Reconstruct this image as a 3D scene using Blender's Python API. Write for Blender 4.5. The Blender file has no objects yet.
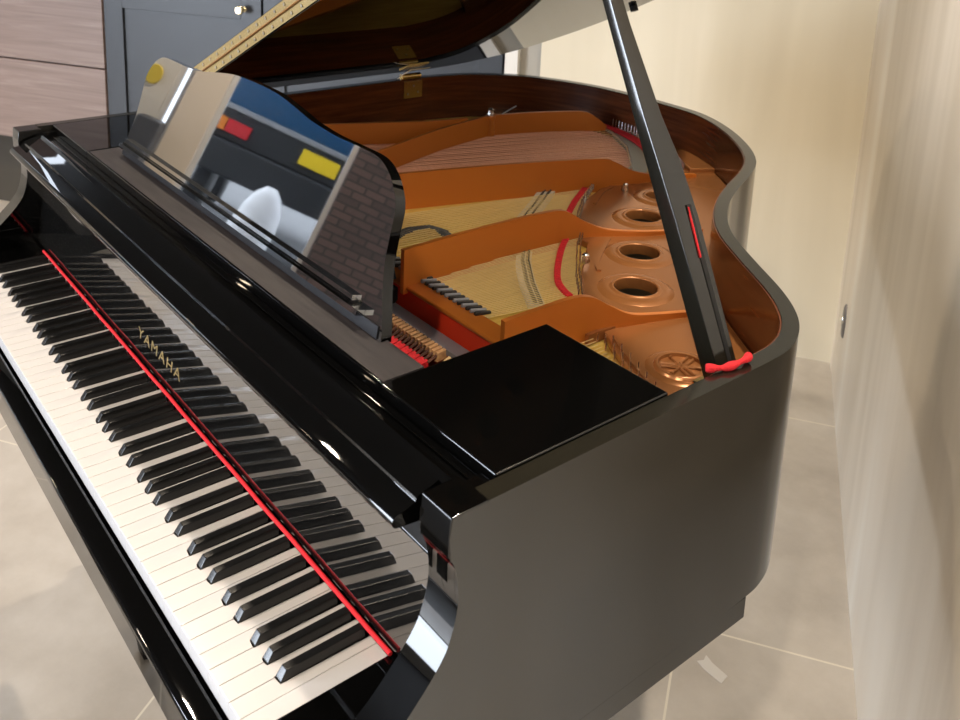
import bpy, bmesh, math, random
from mathutils import Vector, Matrix
random.seed(7)
SC = bpy.context.scene
COL = SC.collection
ZF = .725                      # height of the white key tops over the floor; geometry is written relative to them
PI = math.pi

# ------------------------------------------------------------------ camera
cam = bpy.data.cameras.new('camera'); camo = bpy.data.objects.new('camera', cam); COL.objects.link(camo)
R0 = (0.62938787, 0.77601447, 0.04089573)
R1 = (0.20054919, -0.11136136, -0.97333379)
R2 = (-0.7507669, 0.62080608, -0.22571856)
M = Matrix(((R0[0], -R1[0], -R2[0], 1.89016), (R0[1], -R1[1], -R2[1], -0.31103), (R0[2], -R1[2], -R2[2], 0.78777 + ZF), (0, 0, 0, 1)))
camo.matrix_world = M
cam.sensor_fit = 'HORIZONTAL'; cam.sensor_width = 36; cam.lens = 946.64 / 960 * 36
cam.shift_y = (88.74 - 360) / 960
cam.dof.use_dof = True; cam.dof.focus_distance = 1.35; cam.dof.aperture_fstop = 11
cam.clip_start = .02; cam.clip_end = 100
SC.camera = camo
# ------------------------------------------------------------------ room axes (a: along the far wall, b: towards the far wall)
E1 = Vector((.839, .545, 0)).normalized(); E2 = Vector((-E1.y, E1.x, 0)); O0 = Vector((.478, 2.378, 0))
ANG = math.atan2(E1.y, E1.x)
def AB(a, b, z=0): return O0 + E1 * a + E2 * b + Vector((0, 0, z))      # z above the floor
# ------------------------------------------------------------------ world
W = bpy.data.worlds.new('sky'); SC.world = W; W.use_nodes = True
wn = W.node_tree.nodes; wn.clear()
bg = wn.new('ShaderNodeBackground'); out = wn.new('ShaderNodeOutputWorld')
bg.inputs[0].default_value = (.80, .88, 1.0, 1); bg.inputs[1].default_value = 4.5
W.node_tree.links.new(bg.outputs[0], out.inputs[0])
# ------------------------------------------------------------------ exposure
SC.view_settings.view_transform = 'Standard'; SC.view_settings.look = 'None'
SC.view_settings.gamma = 1; SC.view_settings.use_curve_mapping = False
SC.view_settings.exposure = 0.42
SC.cycles.max_bounces = 8; SC.cycles.glossy_bounces = 5; SC.cycles.diffuse_bounces = 4
SC.cycles.sample_clamp_indirect = 4
SC.cycles.caustics_reflective = False

# ceiling lights: (a, b, watts)
LAMPS = [(-.45, -3.5, 78), (-.74, -1.75, 45), (-.15, -1.5, 85), (-1.9, -1.0, 45), (-2.0, -3.0, 90), (-3.6, -2.2, 45), (-3.6, -4.2, 45), (-1.2, -4.8, 50), (-4.55, -1.5, 150)]  # the last lamp is added to brighten the pale left wall and pillar
CEIL = 2.62

# ================================================================== materials
def nt(name):
    m = bpy.data.materials.new(name); m.use_nodes = True
    t = m.node_tree; return m, t, t.nodes['Principled BSDF']
def mat(name, col, rough=.5, metal=0, coat=0, spec=.5, ior=1.5):
    m, t, p = nt(name)
    p.inputs['Base Color'].default_value = (*col, 1); p.inputs['Roughness'].default_value = rough
    p.inputs['Metallic'].default_value = metal; p.inputs['Coat Weight'].default_value = coat
    p.inputs['Specular IOR Level'].default_value = spec; p.inputs['IOR'].default_value = ior
    return m
def coords(t, scale=(1, 1, 1), rot=(0, 0, 0), kind='Object'):
    c = t.nodes.new('ShaderNodeTexCoord'); mp = t.nodes.new('ShaderNodeMapping')
    mp.inputs['Scale'].default_value = scale; mp.inputs['Rotation'].default_value = rot
    t.links.new(c.outputs[kind], mp.inputs[0]); return mp.outputs[0]
def noise(t, vec, scale, detail=4, rough=.5, dist=0):
    n = t.nodes.new('ShaderNodeTexNoise'); n.inputs['Scale'].default_value = scale; n.inputs['Detail'].default_value = detail
    n.inputs['Roughness'].default_value = rough; n.inputs['Distortion'].default_value = dist
    t.links.new(vec, n.inputs['Vector']); return n.outputs['Fac']
def ramp(t, fac, stops):
    r = t.nodes.new('ShaderNodeValToRGB'); el = r.color_ramp.elements
    while len(el) < len(stops): el.new(.5)
    for e, (p, c) in zip(el, stops): e.position = p; e.color = (*c, 1)
    t.links.new(fac, r.inputs[0]); return r.outputs[0]
def bump(t, p, fac, strength=.2, dist=.01):
    b = t.nodes.new('ShaderNodeBump'); b.inputs['Strength'].default_value = strength; b.inputs['Distance'].default_value = dist
    t.links.new(fac, b.inputs['Height']); t.links.new(b.outputs[0], p.inputs['Normal'])
def textured(name, stops, scale=(1, 1, 1), ns=5, rough=.5, rot=(0, 0, 0), detail=5, bmp=0, metal=0, coat=0, spec=.5, dist=0):
    m, t, p = nt(name); v = coords(t, scale, rot); f = noise(t, v, ns, detail, .55, dist)
    t.links.new(ramp(t, f, stops), p.inputs['Base Color'])
    p.inputs['Roughness'].default_value = rough; p.inputs['Metallic'].default_value = metal
    p.inputs['Coat Weight'].default_value = coat; p.inputs['Specular IOR Level'].default_value = spec
    if bmp: bump(t, p, f, bmp)
    return m
BLACK = mat('polished_ebony', (.0015, .0015, .0015), .02, ior=1.48)
BLACKR = mat('polished_ebony_rim', (.012, .011, .008), .13, ior=1.58)
MIRROR = mat('polished_ebony_desk', (.004, .004, .004), .02, ior=4.6)
FACE = mat('polished_ebony_board', (.004, .004, .004), .02, ior=2.8)
IVORY = mat('white_key_acrylic', (.62, .61, .615), .16)
KEYWOOD = mat('key_front', (.66, .65, .63), .35)
EBONY = mat('black_key_resin', (.008, .008, .008), .26, ior=1.45)
SATIN = textured('satin_black_shelf', [(.3, (.022, .019, .021)), (.7, (.042, .037, .037))], (2, 22, 8), 6, .42, bmp=.05)
BAND = mat('dull_black', (.009, .009, .011), .5, spec=.15)
MAHOG = textured('mahogany_lining', [(.25, (.050, .011, .004)), (.5, (.10, .026, .008)), (.75, (.16, .045, .014))], (2.2, 2.2, 34), 3, .22, detail=6)
BRONZE = mat('bronze_plate', (.36, .145, .046), .27, .45, 0, .7)
BRONZED = mat('bronze_plate_strut', (.54, .165, .024), .34, .2, 0, .6)
SPRUCE = textured('spruce_soundboard', [(.3, (.62, .40, .07)), (.7, (.85, .60, .15))], (40, 3, 3), 3, .4)
COPPER = textured('copper_winding', [(.3, (.62, .30, .20)), (.7, (.92, .52, .38))], (60, 200, 20), 6, .42, metal=.4)
STEEL = mat('steel_string', (.72, .55, .26), .5, .35)
NICKEL = mat('nickel', (.80, .80, .78), .18, 1)
BRASS = mat('brass', (.80, .58, .22), .22, 1)
RED = textured('red_felt', [(.3, (.45, .006, .012)), (.7, (.74, .02, .03))], (1, 1, 1), 250, .9, bmp=.3)
REDF = mat('key_felt_red', (.68, .012, .02), .85)
MAPLE = textured('maple_bridge', [(.3, (.50, .46, .38)), (.7, (.74, .70, .62))], (3, 3, 3), 60, .6)
GRAPH = mat('graphite_black', (.02, .02, .02), .45)
GREYM = mat('grey_aluminium_rail', (.30, .32, .36), .4, .4)
WOODL = textured('hammer_wood', [(.3, (.45, .22, .09)), (.7, (.70, .42, .20))], (3, 3, 3), 30, .5)
WOODP = mat('pale_wood', (.75, .50, .22), .5)
FELTW = mat('hammer_shank_brown', (.10, .035, .018), .7)
GOLD = mat('gold_lettering', (.75, .55, .25), .3, .9)
CASTER = mat('brass_caster', (.6, .42, .15), .3, 1)
WELLSHADE = mat('port_shade', (.030, .022, .012), .4)  # shade inside the plate holes, put into the colour
RUBBER = mat('black_rubber', (.015, .015, .015), .6)

# ================================================================== helpers
def setp(o, label=None, cat=None, group=None, kind=None):
    if label: o['label'] = label
    if cat: o['category'] = cat
    if group: o['group'] = group
    if kind: o['kind'] = kind
    return o
def empty(name, loc, label, cat, group=None, rz=0):
    o = bpy.data.objects.new(name, None); COL.objects.link(o); o.location = loc; o.rotation_euler = (0, 0, rz)
    o.empty_display_size = .1
    return setp(o, label, cat, group)
def wloc(o):
    m = Matrix.Identity(4)
    while o is not None:
        m = Matrix.LocRotScale(o.location, o.rotation_euler, o.scale) @ m; o = o.parent
    return m
def link(name, me, m, parent=None, smooth=None):
    """me holds world coordinates; the object gets its own origin and is parented"""
    n = len(me.vertices)
    if n:
        xs = [v.co.copy() for v in me.vertices]
        c = Vector([(min(v[i] for v in xs) + max(v[i] for v in xs)) / 2 for i in range(3)])
    else: c = Vector()
    P = wloc(parent) if parent else Matrix.Identity(4)
    rot = P.to_3x3().inverted()
    for v in me.vertices: v.co = rot @ (v.co - c)
    o = bpy.data.objects.new(name, me); COL.objects.link(o)
    if m: me.materials.append(m)
    if parent: o.parent = parent
    o.location = P.inverted() @ c
    if smooth is not None:
        me.polygons.foreach_set('use_smooth', [True] * len(me.polygons))
        me.set_sharp_from_angle(angle=math.radians(smooth))
        if n < 4000:
            w = o.modifiers.new('weighted_normals', 'WEIGHTED_NORMAL'); w.keep_sharp = True; w.weight = 60
    return o
def bm2(name, bm, m, parent=None, smooth=35, bev=0, seg=2, dz=ZF):
    bmesh.ops.recalc_face_normals(bm, faces=bm.faces)
    if bev:
        ed = [e for e in bm.edges if len(e.link_faces) == 2 and e.calc_face_angle(0) > .6]
        bmesh.ops.bevel(bm, geom=ed, offset=bev, segments=seg, profile=.5, affect='EDGES', clamp_overlap=True)
    if dz: bmesh.ops.translate(bm, verts=bm.verts, vec=(0, 0, dz))
    me = bpy.data.meshes.new(name); bm.to_mesh(me); bm.free()
    return link(name, me, m, parent, smooth)
def abox(bm, x0, x1, y0, y1, z0, z1):
    vs = [bm.verts.new((x, y, z)) for z in (z0, z1) for x, y in ((x0, y0), (x1, y0), (x1, y1), (x0, y1))]
    for f in ((3, 2, 1, 0), (4, 5, 6, 7), (0, 1, 5, 4), (1, 2, 6, 5), (2, 3, 7, 6), (3, 0, 4, 7)): bm.faces.new([vs[i] for i in f])
    return vs
def box(name, x0, x1, y0, y1, z0, z1, m, parent=None, bev=.001, dz=ZF, seg=2):
    bm = bmesh.new(); abox(bm, x0, x1, y0, y1, z0, z1); return bm2(name, bm, m, parent, 35, bev, seg, dz)
def rbox(name, a0, a1, b0, b1, z0, z1, m, parent=None, bev=.002):
    """box in room axes, heights above the floor"""
    bm = bmesh.new(); vs = abox(bm, a0, a1, b0, b1, z0, z1)
    for v in vs: v.co = AB(v.co.x, v.co.y, v.co.z)
    return bm2(name, bm, m, parent, 35, bev, 2, 0)
def prism(bm, pts, axis, lo, hi):
    """pts: polygon in the two other axes"""
    def P(p, t):
        return {'x': (t, p[0], p[1]), 'y': (p[0], t, p[1]), 'z': (p[0], p[1], t)}[axis]
    A = [bm.verts.new(P(p, lo)) for p in pts]; B = [bm.verts.new(P(p, hi)) for p in pts]
    n = len(pts); bm.faces.new(A[::-1]); bm.faces.new(B)
    for i in range(n): bm.faces.new((A[i], A[(i + 1) % n], B[(i + 1) % n], B[i]))
def tube(bm, pts, r, seg=6, cap=True):
    pts = [Vector(p) for p in pts]; rs = r if isinstance(r, (list, tuple)) else [r] * len(pts); rings = []
    for i, p in enumerate(pts):
        d = (pts[min(i + 1, len(pts) - 1)] - pts[max(i - 1, 0)]).normalized()
        u = d.cross(Vector((0, 0, 1)))
        if u.length < 1e-3: u = d.cross(Vector((1, 0, 0)))
        u.normalize(); w = d.cross(u)
        rings.append([bm.verts.new(p + (u * math.cos(2 * PI * k / seg) + w * math.sin(2 * PI * k / seg)) * rs[i]) for k in range(seg)])
    for a, b in zip(rings, rings[1:]):
        for k in range(seg): bm.faces.new((a[k], a[(k + 1) % seg], b[(k + 1) % seg], b[k]))
    if cap: bm.faces.new(rings[0][::-1]); bm.faces.new(rings[-1])
def lathe(bm, prof, c, seg=32, axis='z'):
    rings = []
    for r, h in prof:
        ring = []
        for k in range(seg):
            a = 2 * PI * k / seg; p = (r * math.cos(a), r * math.sin(a), h)
            if axis == 'y': p = (p[0], p[2], p[1])
            if axis == 'x': p = (p[2], p[0], p[1])
            ring.append(bm.verts.new(Vector(c) + Vector(p)))
        rings.append(ring)
    for a, b in zip(rings, rings[1:]):
        for k in range(seg): bm.faces.new((a[k], a[(k + 1) % seg], b[(k + 1) % seg], b[k]))
    return rings
def crom(pts, n=6, closed=False):
    P = [Vector(p) for p in pts]; res = []; N = len(P)
    for i in range(N if closed else N - 1):
        if closed: p0, p1, p2, p3 = P[i - 1], P[i], P[(i + 1) % N], P[(i + 2) % N]
        else: p0, p1, p2, p3 = P[max(i - 1, 0)], P[i], P[i + 1], P[min(i + 2, N - 1)]
        for k in range(n):
            t = k / n
            res.append(.5 * ((2 * p1) + (p2 - p0) * t + (2 * p0 - 5 * p1 + 4 * p2 - p3) * t * t + (3 * p1 - p0 - 3 * p2 + p3) * t ** 3))
    if not closed: res.append(P[-1])
    return res
def offs(poly, d):
    """offset an open plan polyline sideways by d (to the right of travel)"""
    r = []
    for i, p in enumerate(poly):
        t = (poly[min(i + 1, len(poly) - 1)] - poly[max(i - 1, 0)]); t = Vector((t.x, t.y)).normalized()
        r.append(Vector((p[0] + t.y * d, p[1] - t.x * d)))
    return r
def flat(name, loops, z0, z1, m, parent=None, bev=0, dz=ZF):
    """filled plan outline with holes, given a thickness and rounded edges"""
    cu = bpy.data.curves.new('tmp', 'CURVE'); cu.dimensions = '2D'; cu.fill_mode = 'BOTH'
    for lp in loops:
        s = cu.splines.new('POLY'); s.points.add(len(lp) - 1); s.use_cyclic_u = True
        for q, p in zip(s.points, lp): q.co = (p[0], p[1], 0, 1)
    cu.extrude = (z1 - z0) / 2 - bev; cu.bevel_depth = bev; cu.bevel_resolution = 2; cu.offset = -bev
    o = bpy.data.objects.new('tmp', cu); COL.objects.link(o)
    dg = bpy.context.evaluated_depsgraph_get(); me = bpy.data.meshes.new_from_object(o.evaluated_get(dg))
    bpy.data.objects.remove(o); bpy.data.curves.remove(cu)
    me.materials.clear()
    for v in me.vertices: v.co.z += (z0 + z1) / 2 + dz
    return link(name, me, m, parent, 35)
def wall_strip(bm, line, half, zb, zt):
    """a standing rib along plan line; zb, zt per point"""
    L = offs(line, half); Rr = offs(line, -half); rings = []
    for i in range(len(line)):
        b = zb[i] if isinstance(zb, list) else zb; t = zt[i] if isinstance(zt, list) else zt
        rings.append([bm.verts.new((L[i].x, L[i].y, b)), bm.verts.new((L[i].x, L[i].y, t)), bm.verts.new((Rr[i].x, Rr[i].y, t)), bm.verts.new((Rr[i].x, Rr[i].y, b))])
    for a, b in zip(rings, rings[1:]):
        for k in range(4): bm.faces.new((a[k], a[(k + 1) % 4], b[(k + 1) % 4], b[k]))
    bm.faces.new(rings[0][::-1]); bm.faces.new(rings[-1])

# ================================================================== the room
def plaster(name, c0, c1, c2):
    m, t, p = nt(name); v = coords(t, (2.4, 2.4, .22)); f = noise(t, v, 1.6, 4, .5, .6)
    v2 = coords(t, (1, 1, .6)); f2 = noise(t, v2, .9, 3)
    mx = t.nodes.new('ShaderNodeMath'); mx.operation = 'ADD'; t.links.new(f, mx.inputs[0]); t.links.new(f2, mx.inputs[1])
    dv = t.nodes.new('ShaderNodeMath'); dv.operation = 'MULTIPLY'; dv.inputs[1].default_value = .5; t.links.new(mx.outputs[0], dv.inputs[0])
    t.links.new(ramp(t, dv.outputs[0], [(.36, c0), (.5, c1), (.64, c2)]), p.inputs['Base Color'])
    p.inputs['Roughness'].default_value = .42; bump(t, p, f, .12, .02); return m
PLASTER = plaster('polished_plaster', (.56, .48, .37), (.74, .66, .55), (.86, .82, .73))
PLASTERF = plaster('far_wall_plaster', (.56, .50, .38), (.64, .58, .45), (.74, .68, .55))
SHADEW = mat('shaded_wall_grey', (.34, .32, .28), .6)  # the recess wall's shade is put into this grey
WHITEW = mat('white_paint', (.72, .70, .66), .7)
CEILM = mat('dark_ceiling_paint', (.025, .025, .027), .8)
def tiles():
    m, t, p = nt('stone_floor_tiles'); v = coords(t, (1, 1, 1), (0, 0, -ANG))
    mp = v.node if hasattr(v, 'node') else None
    # shift so the joints fall where they do in the room
    b = t.nodes.new('ShaderNodeTexBrick'); b.offset = 0; b.squash = 1
    b.inputs['Scale'].default_value = 1; b.inputs['Brick Width'].default_value = .9; b.inputs['Row Height'].default_value = .9
    b.inputs['Mortar Size'].default_value = .0026; b.inputs['Mortar Smooth'].default_value = .2
    sh = t.nodes.new('ShaderNodeVectorMath'); sh.operation = 'ADD'; sh.inputs[1].default_value = TILE_SHIFT
    t.links.new(v, sh.inputs[0]); t.links.new(sh.outputs[0], b.inputs['Vector'])
    f = noise(t, v, 3.2, 8, .62); c = ramp(t, f, [(.3, (.39, .355, .315)), (.52, (.50, .465, .42)), (.75, (.62, .585, .54))])
    b.inputs['Mortar'].default_value = (.70, .66, .57, 1)
    t.links.new(c, b.inputs['Color1']); t.links.new(c, b.inputs['Color2'])
    t.links.new(b.outputs['Color'], p.inputs['Base Color'])
    f2 = noise(t, v, 60, 5); bump(t, p, f2, .08, .004); p.inputs['Roughness'].default_value = .36
    return m
# joints: one runs along a through b = -1.43 and b = -.5; one runs along b through a = -.355
_ax = O0.x * E1.x + O0.y * E1.y; _bx = O0.x * E2.x + O0.y * E2.y
TILE_SHIFT = (-(2.625 - .342) + 9, -(2.95 - 1.287) + 9, 0)
TILES = tiles()
def structure(o): o['kind'] = 'structure'; return o
structure(rbox('floor', -5.35, .1, -6.6, .7, -.06, 0, TILES, bev=0))
def ground():
    return rbox('street', -16, -5.36, -9, 4, -.10, -.03, mat('street_paving', (.20, .205, .21), .8), bev=0)
structure(ground())
structure(rbox('ceiling', -5.35, .1, -6.6, .7, CEIL, CEIL + .08, CEILM, bev=0))
structure(rbox('wall_right', 0, .1, -6.6, .1, 0, CEIL, PLASTER, bev=0))
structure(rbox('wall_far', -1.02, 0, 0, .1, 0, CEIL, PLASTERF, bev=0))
structure(rbox('wall_recess', -4.4, -1.02, .6, .7, 0, CEIL, SHADEW, bev=0))
structure(rbox('wall_near', -5.35, .1, -6.7, -6.6, 0, CEIL, mat('dark_near_wall', (.05, .05, .055), .7), bev=0))
BRICK, t_, p_ = nt('dark_brick')
b_ = t_.nodes.new('ShaderNodeTexBrick'); b_.inputs['Scale'].default_value = 1; b_.inputs['Brick Width'].default_value = .11; b_.inputs['Row Height'].default_value = .045
b_.inputs['Mortar Size'].default_value = .005; b_.inputs['Color1'].default_value = (.06, .045, .05, 1); b_.inputs['Color2'].default_value = (.11, .075, .075, 1); b_.inputs['Mortar'].default_value = (.03, .03, .035, 1)
cv = t_.nodes.new('ShaderNodeTexCoord'); sx = t_.nodes.new('ShaderNodeSeparateXYZ'); cx_ = t_.nodes.new('ShaderNodeCombineXYZ')
t_.links.new(cv.outputs['Object'], sx.inputs[0]); t_.links.new(sx.outputs['Y'], cx_.inputs['X']); t_.links.new(sx.outputs['Z'], cx_.inputs['Y']); t_.links.new(cx_.outputs[0], b_.inputs['Vector'])
t_.links.new(b_.outputs['Color'], p_.inputs['Base Color']); p_.inputs['Roughness'].default_value = .7
# left wall with its shop front
CREAM = mat('cream_paint', (.72, .64, .54), .6)
structure(rbox('wall_left', -5.3, -5.2, -1.08, .7, 0, CEIL, mat('pale_plaster', (.62, .60, .55), .6), bev=0))
structure(rbox('trim_1', -5.34, -5.16, -1.37, -1.17, 0, CEIL, CREAM))
structure(rbox('wall_left', -5.34, -5.1, -3.5, -2.2, 0, CEIL, BRICK, bev=0))
structure(rbox('wall_left', -5.3, -5.2, -6.6, -6.2, 0, CEIL, WHITEW, bev=0))
structure(rbox('trim_2', -5.3, -5.2, -6.2, -.98, 2.35, CEIL, WHITEW, bev=0))
GLASS, t_, p_ = nt('window_glass')
p_.inputs['Transmission Weight'].default_value = 1; p_.inputs['Roughness'].default_value = 0; p_.inputs['IOR'].default_value = 1.02
FRAME = mat('pale_window_frame', (.60, .60, .60), .5)
for i, (b0, b1) in enumerate(((-1.17, -1.08), (-2.2, -1.37), (-6.2, -3.5))):
    bm = bmesh.new()
    for r in ((b0, b1, 0, .05), (b0, b1, 2.30, 2.35), (b0, b0 + .03, .05, 2.3), (b1 - .03, b1, .05, 2.3)):
        for v in abox(bm, -5.28, -5.22, r[0], r[1], r[2], r[3]): v.co = AB(v.co.x, v.co.y, v.co.z)
    w = structure(bm2('window_%d' % (i + 1), bm, FRAME, None, 35, 0, 2, 0))
    g = rbox('pane', -5.254, -5.248, b0 + .02, b1 - .02, .05, 2.3, GLASS, None, 0); g.name = 'pane'
    g.parent = w; g.location = g.location - w.location
# socket in the right wall
sock = empty('wall_socket', AB(-.001, -.26, .27), 'small tarnished oval metal cover set low in the right plaster wall', 'wall socket')
bm = bmesh.new()
for pz, rr in ((.0, .028),):
    lathe(bm, [(.0001, -.006), (.026, -.006), (.03, -.003), (.03, .0)], (0, 0, 0), 28, 'x')
for v in bm.verts:
    x, y, z = v.co; v.co = AB(x, -.26 + y * .95, .27 + z * 1.75)
bm2('cover', bm, mat('tarnished_steel', (.17, .16, .16), .45, .5), sock, 40, 0, 2, 0)
bm = bmesh.new(); lathe(bm, [(.0001, -.010), (.009, -.010), (.011, -.006), (.011, -.004)], (0, 0, 0), 20, 'x')
for v in bm.verts: v.co = AB(v.co.x, -.262 + v.co.y, .275 + v.co.z)
bm2('screw', bm, NICKEL, sock, 40, 0, 2, 0)
# tape on the floor
bm = bmesh.new()
tp = [(0.978, 1.063), (1.0, 1.058), (1.041, 1.058), (1.038, 1.082), (1.0, 1.084), (.980, 1.090), (.985, 1.076)]
prism(bm, tp, 'z', -ZF + .0002, -ZF + .0012)
setp(bm2('tape_strip', bm, mat('clear_tape', (.62, .60, .57), .35), None, 35), 'short torn strip of pale tape stuck to the floor tile beside the piano', 'tape')

# ---- piano bench out of view, added to darken the reflection in the polished cheek
bench = empty('unseen_piano_bench', (.60, -.42, 0), 'added unseen black padded bench before the keyboard, darkens the cheek reflection', 'bench')
box('bench_seat', .27, .93, -.60, -.24, .435, .490, mat('black_leather', (.012, .012, .012), .4), bench, .012, 0, 3)
box('bench_frame', .285, .915, -.585, -.255, .370, .434, BLACK, bench, .002, 0)
for x in (.30, .86):
    for y in (-.57, -.31):
        bm = bmesh.new(); prism(bm, [(x, 0), (x + .03, 0), (x + .036, .3695), (x - .006, .3695)], 'y', y, y + .04); bm2('leg', bm, BLACK, bench, 35, .002, 2, 0)

# ---- wooden drawer unit and dark cupboards on the far side
def wood(name, cs, rot=0):
    m, t, p = nt(name); v = coords(t, (1.2, 1.2, 22)); f = noise(t, v, 1.6, 8, .6, .6)
    t.links.new(ramp(t, f, [(.3, cs[0]), (.5, cs[1]), (.7, cs[2])]), p.inputs['Base Color']); p.inputs['Roughness'].default_value = .5; return m
WALNUT = wood('grey_walnut', ((.19, .135, .115), (.245, .178, .155), (.31, .24, .21)))
NAVY = mat('charcoal_blue_paint', (.026, .030, .037), .42)
DARKR = mat('dark_recess', (.05, .042, .03), .7)
unit = empty('drawer_unit', AB(-3.5, .3, .0), 'tall unit with wide horizontal grey walnut drawer fronts left of the dark cupboards', 'drawer unit')
rbox('carcass', -4.3, -2.80, .02, .55, .34, 2.1, WALNUT, unit)
rbox('plinth', -4.3, -2.80, .12, .55, 0, .335, DARKR, unit)
for z in (.353, .690, 1.027, 1.364, 1.701): rbox('drawer_front', -4.3, -2.776, -.004, .018, z, z + .330, WALNUT, unit, .0015)
KNOBM = mat('aged_brass_knob', (.80, .70, .45), .25, .8)
def cupboard(a0, a1, kx, lab):
    c = empty('cupboard', AB((a0 + a1) / 2, .3, 0), lab, 'cupboard', None, ANG)
    rbox('carcass', a0, a1, .024, .58, .0, 2.3, NAVY, c)
    for (z0, z1, kz, kn) in ((.06, 2.25, .977, 1),):
        g = .003; bm = bmesh.new()
        def B(x0, x1, y0, y1, q0, q1):
            for v in abox(bm, x0, x1, y0, y1, q0, q1): v.co = AB(v.co.x, v.co.y, v.co.z)
        s = .085; al, ar = a0 + g, a1 - g
        B(al, al + s, 0, .022, z0, z1); B(ar - s, ar, 0, .022, z0, z1)
        for q0, q1 in ((z0, z0 + s), (.937, 1.06), (z1 - s, z1)): B(al + s, ar - s, 0, .022, q0, q1)
        d = bm2('door', bm, NAVY, c, 35, .0015, 2, 0)
        pz = rbox('door_panel', al + s, ar - s, .010, .020, z0 + s, z1 - s, NAVY, c, 0)
        mw = wloc(d); pz.parent = d; pz.location = mw.inverted() @ (wloc(c) @ pz.location); pz.rotation_euler = (0, 0, 0)
        k = bmesh.new(); lathe(k, [(.0001, -.040), (.012, -.040), (.0165, -.036), (.0165, -.028), (.010, -.024), (.006, -.018), (.006, -.004), (.011, 0)], (0, 0, 0), 24, 'y')
        for v in k.verts: v.co = AB(kx + v.co.x, v.co.y, kz + v.co.z)
        kk = bm2('knob', k, KNOBM, c, 40, 0, 2, 0)
        kk.location = mw.inverted() @ (wloc(c) @ kk.location); kk.parent = d
cupboard(-2.772, -2.075, -2.150, 'dark blue grey panelled cupboard next to the walnut drawers, round brass knob at its right')
cupboard(-2.072, -1.150, -1.996, 'dark blue grey cupboard partly behind the raised piano lid, knob at its left')
structure(rbox('trim_3', -1.145, -1.10, .0, .6, 0, CEIL, WHITEW, bev=.001))
structure(rbox('trim_4', -1.098, -1.02, .03, .12, 0, CEIL, SHADEW, bev=0))  # strip coloured as the recess wall lying in shade

# ---- outside: the parked van seen mirrored in the music desk
van = empty('van', AB(-9.3, -1.95, 0), 'parked blue van with red tail light and yellow plate outside the shop window', 'van')
VB = mat('blue_van_paint', (.006, .055, .13), .3); VD = mat('black_bumper', (.015, .018, .022), .5)
bm = bmesh.new()
prism(bm, [(-7.55, 1.0), (-7.5, .62), (-11.0, .62), (-11.2, 1.1), (-10.6, 1.3), (-10.2, 2.15), (-7.7, 2.15)], 'y', -2.85, -1.05)
for v in bm.verts: v.co = AB(v.co.x, v.co.y, v.co.z)
bm2('body', bm, VB, van, 35, .03, 3, 0)
rbox('bumper', -7.55, -7.38, -2.85, -1.05, .52, .80, VD, van, .03)
rbox('tailgate', -7.52, -7.44, -2.75, -1.12, .80, 1.05, VD, van, .02)
rbox('rear_window', -7.62, -7.55, -2.6, -1.5, 1.5, 2.0, VD, van, .02)
rbox('trim_bar', -7.49, -7.43, -2.75, -1.12, 1.045, 1.09, mat('grey_trim', (.25, .26, .27), .4), van, .008)
rbox('tail_light', -7.47, -7.40, -1.47, -1.27, .86, .97, mat('red_lens', (.55, .02, .03), .2), van, .01)
rbox('indicator', -7.47, -7.40, -1.265, -1.18, .86, .97, mat('orange_lens', (.75, .22, .03), .2), van, .01)
rbox('number_plate', -7.44, -7.42, -2.24, -1.91, .87, 1.0, mat('yellow_plate', (.85, .60, .02), .4), van, .004)
for xx in (-8.3, -10.4):
    for bb in (-2.72, -1.32):
        bm = bmesh.new(); lathe(bm, [(.0001, 0), (.30, 0), (.34, .03), (.34, .15), (.30, .18), (.0001, .18)], (0, 0, 0), 28, 'y')
        for v in bm.verts: v.co = AB(xx + v.co.x, bb + v.co.y, .33 + v.co.z)
        bm2('wheel', bm, VD, van, 40, 0, 2, 0)
# white sack by the glass, dark case, yellow sign
bm = bmesh.new(); lathe(bm, [(.0001, 0), (.15, .0), (.20, .06), (.21, .22), (.18, .40), (.12, .50), (.05, .55), (.0001, .54)], (0, 0, 0), 20)
for v in bm.verts:
    v.co.x *= 1 + .08 * math.sin(v.co.z * 30); v.co = AB(-6.9 + v.co.x * .7, -1.83 + v.co.y * .85, -.03 + v.co.z * 1.22)
setp(bm2('sack', bm, mat('white_sack', (.85, .86, .88), .5), None, 50, 0, 2, 0), 'white sack standing on the pavement before the blue van', 'sack')
bm = bmesh.new(); lathe(bm, [(.0001, 0), (.055, 0), (.06, .004), (.055, .012), (.0001, .014)], (0, 0, 0), 24, 'x')
for v in bm.verts: v.co = AB(-5.2 + v.co.x, -.965 + v.co.y * .8, 1.07 + v.co.z)
setp(bm2('wall_sign', bm, mat('yellow_sign', (.62, .48, .06), .5), None, 40, 0, 2, 0), 'round yellow sign on the pale wall by the shop window', 'sign')
rbx = rbox('equipment_case', -5.15, -4.95, -1.16, -1.02, 0, .85, mat('dark_case', (.06, .07, .09), .5), None, .02)
setp(rbx, 'dark upright case standing on the floor by the shop window', 'case')

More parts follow.
